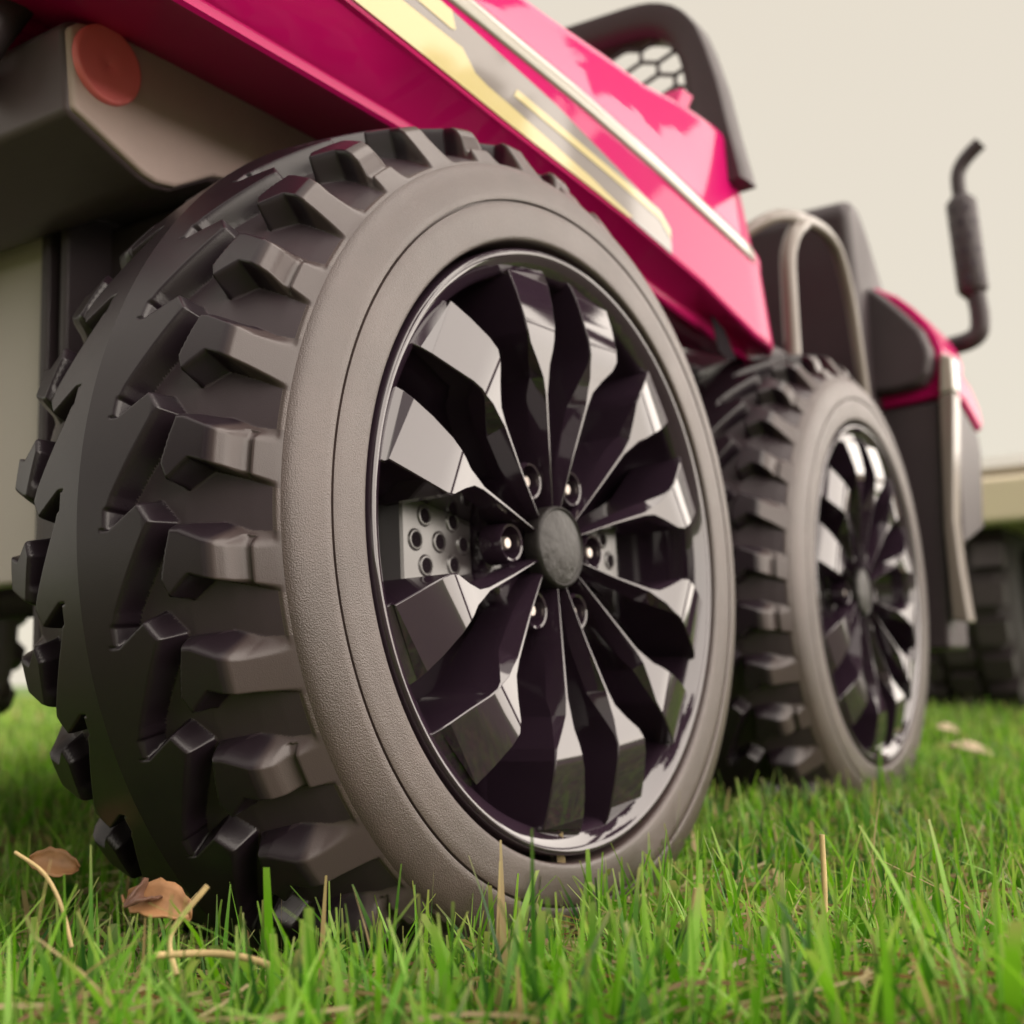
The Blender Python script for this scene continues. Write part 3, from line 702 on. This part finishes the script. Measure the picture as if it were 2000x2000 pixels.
# ------------------------------------------------------------------ lawn
def blades(name, xy, hmean, hsd, width, segs, label=None, lean=0.5, tipw=0.55):
    n = len(xy)
    x, y = xy[:, 0], xy[:, 1]
    h = np.clip(rng.normal(hmean, hsd, n), hmean * 0.35, hmean * 1.9)
    w = width * rng.uniform(0.55, 1.35, n)
    az = rng.uniform(0, 2 * np.pi, n); ln = np.abs(rng.normal(0, lean, n)); tw = rng.uniform(0, 2 * np.pi, n)
    for (bx, by, br, bf) in BALD:      # worn patches where the thatch shows
        h = h * (1 - bf * np.exp(-((x - bx) ** 2 + (y - by) ** 2) / br ** 2))
    z0 = ground_z(x, y) - 0.015
    k = rng.random(n)
    patchv = 0.5 + 0.5 * np.sin(x * 1.9 + 1.3 * np.sin(y * 1.1)) * np.cos(y * 1.6 + 0.7)
    g1 = np.array([0.014, 0.062, 0.016]); g2 = np.array([0.160, 0.400, 0.030]); g3 = np.array([0.360, 0.600, 0.110]); st = np.array([0.46, 0.34, 0.18])
    mixv = np.clip(k * 0.95 + 0.25 * patchv - 0.1, 0, 1)[:, None]
    c = np.where(mixv < 0.6, g1 + (g2 - g1) * mixv / 0.6, g2 + (g3 - g2) * (mixv - 0.6) / 0.4)
    dry = rng.random(n) < 0.045; c[dry] = st * rng.uniform(0.8, 1.2, (dry.sum(), 1))
    tipc = c + (np.array([0.42, 0.36, 0.16]) - c) * rng.uniform(0.1, 0.75, n)[:, None]
    T = np.linspace(0, 1, segs + 1)
    V = np.empty((n, segs + 1, 2, 3)); C = np.empty((n, segs + 1, 2, 4)); C[..., 3] = 1
    for i, t in enumerate(T):
        bend = ln * (0.35 * t + 0.65 * t * t)
        cx = x + np.cos(az) * bend * h; cy = y + np.sin(az) * bend * h
        cz = z0 + h * t * (1 - 0.28 * np.minimum(ln, 1.6) * t)
        ww = w * (1 - (1 - tipw) * t ** 2.2) * (0.8 + 0.2 * min(1, t * 4)) * 0.5
        a = tw + 0.7 * t
        V[:, i, 0] = np.stack([cx - np.cos(a) * ww, cy - np.sin(a) * ww, cz], 1)
        V[:, i, 1] = np.stack([cx + np.cos(a) * ww, cy + np.sin(a) * ww, cz], 1)
        f = np.clip((t - 0.84) / 0.16, 0, 1)
        C[:, i, :, :3] = (c + (tipc - c) * f)[:, None, :]
    nv = (segs + 1) * 2
    base = np.arange(n)[:, None, None] * nv
    q = np.array([[2 * i, 2 * i + 1, 2 * i + 3, 2 * i + 2] for i in range(segs)])[None] + base
    me = bpy.data.meshes.new(name)
    q = q.reshape(-1, 4); V = V.reshape(-1, 3) * U
    me.vertices.add(len(V)); me.vertices.foreach_set('co', V.ravel())
    me.loops.add(q.size); me.loops.foreach_set('vertex_index', q.ravel().astype(np.int32))
    me.polygons.add(len(q)); me.polygons.foreach_set('loop_start', np.arange(0, q.size, 4, dtype=np.int32))
    me.update(calc_edges=True)
    at = me.attributes.new('tint', 'FLOAT_COLOR', 'POINT'); at.data.foreach_set('color', C.reshape(-1))
    me.polygons.foreach_set('use_smooth', np.ones(len(q), bool))
    me.materials.append(GRASS)
    o = bpy.data.objects.new(name, me); link(o); o['kind'] = 'stuff'
    return o

def grass_material():
    m = bpy.data.materials.new('grass_blade'); m.use_nodes = True; t = m.node_tree; p = t.nodes['Principled BSDF']
    a = N(t, 'ShaderNodeAttribute', attribute_name='tint'); t.links.new(a.outputs['Color'], p.inputs['Base Color'])
    p.inputs['Roughness'].default_value = 0.45; p.inputs['Specular IOR Level'].default_value = 0.35
    tr = N(t, 'ShaderNodeBsdfTranslucent'); hs = N(t, 'ShaderNodeHueSaturation'); hs.inputs['Value'].default_value = 1.25; hs.inputs['Saturation'].default_value = 1.1
    t.links.new(a.outputs['Color'], hs.inputs['Color']); t.links.new(hs.outputs[0], tr.inputs[0])
    mi = N(t, 'ShaderNodeMixShader'); mi.inputs[0].default_value = 0.45
    t.links.new(p.outputs[0], mi.inputs[1]); t.links.new(tr.outputs[0], mi.inputs[2])
    t.links.new(mi.outputs[0], t.nodes['Material Output'].inputs[0])
    return m
GRASS = grass_material()

def wedge(d0, d1, dens, half=0.62, extra=0.8):
    n = int(dens * ((half * d1 + extra) * (d1 - d0) * 2))
    d = rng.uniform(d0, d1, n); s = rng.uniform(-1, 1, n) * (half * d1 + extra)
    ok = np.abs(s) < half * d + extra
    d, s = d[ok], s[ok]
    p = np.array([CAM.x, CAM.y]) + d[:, None] * FW + s[:, None] * RW
    # no blade grows where a tyre presses on the ground
    bad = np.zeros(len(p), bool)
    for (cx, cy) in ((0, 0), (-0.103, 3.233), (-2.45, 0), (-2.35, 3.233)):
        bad |= (p[:, 0] > cx - 0.86) & (p[:, 0] < cx - 0.14) & (np.abs(p[:, 1] - cy) < 0.30)
    return p[~bad]
k_ = 1000 * 2.36159768
def on_ground(px, py, z=0.05):
    d = right * ((px - 1000) / k_) + up * (-(py - 1000) / k_) + fwd
    p = CAM + d * ((z - (CAM.z + G)) / d.z)
    return p.x, p.y
BALD = []
for (bx, by, br, bf) in ((310, 1790, 0.22, 0.62), (430, 1880, 0.26, 0.55), (200, 1900, 0.2, 0.35), (1880, 1480, 0.5, 0.35), (1560, 1850, 0.12, 0.5), (1480, 1760, 0.12, 0.45), (1180, 1900, 0.12, 0.5)):
    BALD.append((*on_ground(bx, by, 0.10), br, bf))
blades('grass', wedge(1.75, 8.0, 1100), 0.255, 0.085, 0.0150, 5, lean=0.52, tipw=0.25)
blades('grass', wedge(1.7, 7.0, 700), 0.14, 0.06, 0.0105, 4, lean=1.2, tipw=0.25)
blades('grass', wedge(1.9, 7.0, 80), 0.30, 0.06, 0.0280, 6, lean=0.45, tipw=0.5)
blades('grass', wedge(0.9, 1.75, 90), 0.19, 0.05, 0.0170, 5, lean=0.55, tipw=0.3)
blades('grass', wedge(8.0, 20.0, 330), 0.25, 0.07, 0.034, 3, lean=0.5, tipw=0.3)
blades('grass', wedge(20.0, 60.0, 45), 0.28, 0.07, 0.10, 2, lean=0.5)

def straw(n, d0, d1):
    """dry stalks and roots lying in the lawn"""
    p = wedge(d0, d1, n / (0.62 * (d1 * d1 - d0 * d0)))
    V, F, C = [], [], []
    for (x, y) in p:
        L = random.uniform(0.10, 0.42); az = random.uniform(0, 6.28); w = random.uniform(0.0022, 0.0055); z = random.uniform(0.02, 0.19) + float(ground_z(x, y)); el = random.uniform(-0.15, 0.35); cv = random.uniform(-1.2, 1.2)
        col = random.choice([(0.50, 0.40, 0.22), (0.40, 0.30, 0.17), (0.30, 0.26, 0.10), (0.26, 0.15, 0.08)])
        k = len(V); S = 5
        for i in range(S + 1):
            t = i / S - 0.5; a = az + cv * t
            px, py = x + math.cos(a) * L * t, y + math.sin(a) * L * t; pz = z + el * L * t + 0.05 * (0.25 - t * t)
            pz = max(pz, float(ground_z(x, y)))
            V.append((px, py, pz - w)); V.append((px - math.sin(a) * w, py + math.cos(a) * w, pz + w * 0.6))
            C += [(*col, 1)] * 2
        for i in range(S): F.append((k + 2 * i, k + 2 * i + 2, k + 2 * i + 3, k + 2 * i + 1))
    o = mesh('dry_straw', V, F, GRASS); at = o.data.attributes.new('tint', 'FLOAT_COLOR', 'POINT'); at.data.foreach_set('color', np.array(C, float).ravel())
    o['kind'] = 'stuff'
straw(11000, 1.9, 7.0)

# ------------------------------------------------------------------ fallen leaves
def leaf_mat(name, c1, c2):
    m = mat(name, c1, 0.6, mottle=0.35, mscale=60, bump=[(140, 0.5, 0.001)])
    return m
LM = {'brown': leaf_mat('leaf_brown', (0.30, 0.15, 0.065), None), 'pale': leaf_mat('leaf_pale', (0.62, 0.50, 0.34), None), 'dark': leaf_mat('leaf_dark', (0.11, 0.05, 0.03), None), 'straw': leaf_mat('stalk_straw', (0.52, 0.38, 0.18), None)}
def leaf(label, x, y, z, L, Wd, rz, tilt, mm, curl=0.4, group=None):
    V, F = [], []; nx, ny = 9, 4
    for i in range(nx + 1):
        t = i / nx; wv = Wd * math.sin(math.pi * min(1, t * 0.96 + 0.03)) ** 0.75 * (1 + 0.12 * math.sin(t * 23))
        for j in range(-ny, ny + 1):
            s = j / ny
            V.append(((t - 0.5) * L, s * wv, curl * Wd * (s * s) + 0.25 * curl * L * math.sin(t * 3.1) + 0.012 * L * math.sin(9 * t + 5 * s)))
    n = 2 * ny + 1
    for i in range(nx):
        for j in range(n - 1): F.append((i * n + j, (i + 1) * n + j, (i + 1) * n + j + 1, i * n + j + 1))
    o = mesh('dead_leaf', V, F, mm, None); s = o.modifiers.new('thick', 'SOLIDIFY'); s.thickness = 0.0006
    o.location = Vector((x, y, z)) * U; o.rotation_euler = (tilt, 0.25, rz); o['label'] = label; o['category'] = 'leaf'
    if group: o['group'] = group
    return o
def sight(px, py, depth):
    p = CAM + (right * ((px - 1000) / k_) + up * (-(py - 1000) / k_) + fwd) * depth
    return p.x, p.y, p.z + G
p = sight(308, 1778, 2.42); leaf('curled brown dead leaf in the grass in front of the big tread', *p, 0.15, 0.05, 0.3, 0.5, LM['brown'])
p = sight(250, 1776, 2.40); leaf('shrivelled dark brown leaf scrap beside the curled brown leaf', *p, 0.13, 0.022, 2.3, 0.9, LM['dark'], 1.2)
x, y = on_ground(1850, 1426, 0.27); leaf('small pale dry leaf lying at the foot of the farther wheel', x, y, 0.27, 0.17, 0.05, 0.2, 0.5, LM['pale'])
x, y = on_ground(1895, 1470, 0.27); leaf('larger pale dry leaf on the grass to the right of the farther wheel', x, y, 0.27, 0.26, 0.06, 0.1, 0.35, LM['pale'])
x, y = on_ground(1838, 1462, 0.16); leaf('reddish brown leaf standing on edge between the two pale leaves', x, y, 0.15, 0.14, 0.04, 1.2, 1.2, LM['brown'], 0.8)
p = sight(105, 1690, 3.0); leaf('orange brown leaf half buried in grass left of the big wheel', *p, 0.12, 0.035, 0.9, 1.1, LM['brown'])
x, y = on_ground(1765, 1600, 0.17); leaf('tiny dark curled leaf in the lawn at the right', x, y, 0.17, 0.07, 0.025, 0.8, 0.7, LM['dark'], 1.0)
x, y = on_ground(1985, 1525, 0.15); leaf('thin reddish leaf lying at the right end of the lawn', x, y, 0.15, 0.18, 0.03, 0.4, 0.4, LM['brown'])
def stalk(label, pts, rad):
    o = tube('dry_stalk', smooth_path([Vector(p) for p in pts], 5), rad, LM['straw'], None, 8)
    o['label'] = label; o['category'] = 'stalk'
stalk('thick pale straw stalk lying flat in the grass at lower left', [sight(300, 1866, 2.12), sight(420, 1862, 2.14), sight(500, 1876, 2.12), sight(530, 1890, 2.10)], 0.0065)
stalk('bent tan straw stalk leaning up across the grass at lower left', [sight(345, 1905, 2.16), sight(330, 1840, 2.20), sight(352, 1795, 2.22), sight(405, 1730, 2.24)], 0.0055)
stalk('thin arching orange stalk at the left end of the lawn', [sight(140, 1850, 2.3), sight(120, 1770, 2.33), sight(85, 1705, 2.36), sight(30, 1665, 2.4)], 0.004)
stalk('thin bent straw stalk beside the foot of the big wheel', [sight(1340, 1960, 2.3), sight(1348, 1860, 2.34), sight(1352, 1790, 2.36), sight(1360, 1735, 2.37)], 0.006)
stalk('upright straw stalk in the lawn right of the big wheel', [sight(1612, 1800, 2.6), sight(1610, 1720, 2.62), sight(1605, 1630, 2.64)], 0.006)

# ------------------------------------------------------------------ trees beside the lawn, seen in the gloss of the rims and the pink paint
def tree(label, x, y, H, crown_r, seed, low=0.28, n=9000):
    r2 = np.random.default_rng(seed); rr = random.Random(seed)
    t = empty('broadleaf_tree', label, 'tree', (x, y, 0), 'trees beside the lawn')
    bark = BARK; V, F = [], []
    def addt(path, rads):
        v, f = tube_data(path, rads, 10); k = len(V); V.extend(v); F.extend([tuple(i + k for i in q) for q in f])
    tp = [Vector((0, 0, -0.3)), Vector((0.1, 0.1, H * 0.2)), Vector((-0.2, 0.3, H * 0.4)), Vector((0.1, 0.1, H * 0.65)), Vector((0, 0, H * 0.9))]
    addt(smooth_path(tp, 4), list(np.linspace(H * 0.032, H * 0.006, 17)))
    cents = []
    for i in range(16):
        a = i * 2.4 + rr.uniform(-.3, .3); zz = H * rr.uniform(low, 0.85); rad = crown_r * rr.uniform(0.35, 1.0) * (1.1 - 0.4 * (zz / H))
        p = Vector((math.cos(a) * rad, math.sin(a) * rad, zz + H * 0.08)); cents.append(p)
        addt([Vector((0, 0, zz * 0.85)), p * 0.5 + Vector((0, 0, zz * 0.45)), p], [H * 0.012, H * 0.008, H * 0.003])
    fix_normals(mesh('trunk', V, F, bark, t))
    ci = r2.integers(0, len(cents), n); C = np.array([tuple(c) for c in cents])[ci]
    d = r2.normal(0, 1, (n, 3)); d /= np.linalg.norm(d, axis=1)[:, None]; P = C + d * (r2.random(n) ** 0.5)[:, None] * crown_r * 0.40 * np.array([1, 1, 0.8])
    A = r2.normal(0, 1, (n, 3)); A /= np.linalg.norm(A, axis=1)[:, None]; B = np.cross(A, r2.normal(0, 1, (n, 3))); B /= np.linalg.norm(B, axis=1)[:, None]
    s = H * 0.020 * r2.uniform(0.7, 1.5, (n, 1))
    VV = np.stack([P - A * s, P - B * s * 0.55, P + A * s, P + B * s * 0.55], 1).reshape(-1, 3)
    FF = np.arange(4 * n).reshape(-1, 4)
    mesh('crown', VV, FF, FOL, t, False)
BARK = mat('bark', (0.10, 0.075, 0.055), 0.9, bump=[(30, 0.8, 0.02)])
FOL = mat('foliage', (0.055, 0.085, 0.025), 0.6, mottle=0.5, mscale=3)
tree('tall broadleaf tree ahead of the truck, mirrored in the pink paint', 14.8, 28.5, 48, 10.0, 3, 0.31, 17000)
tree('tall broadleaf tree beside the lawn, mirrored in the upper rim spokes', 31, 7.5, 52, 8.0, 12, 0.38)
tree('round broadleaf tree behind the camera on the near side of the lawn', 16, -40, 32, 15, 8)
tree('wide broadleaf tree behind the camera at the rear end of the truck', -16, -44, 32, 15, 9)
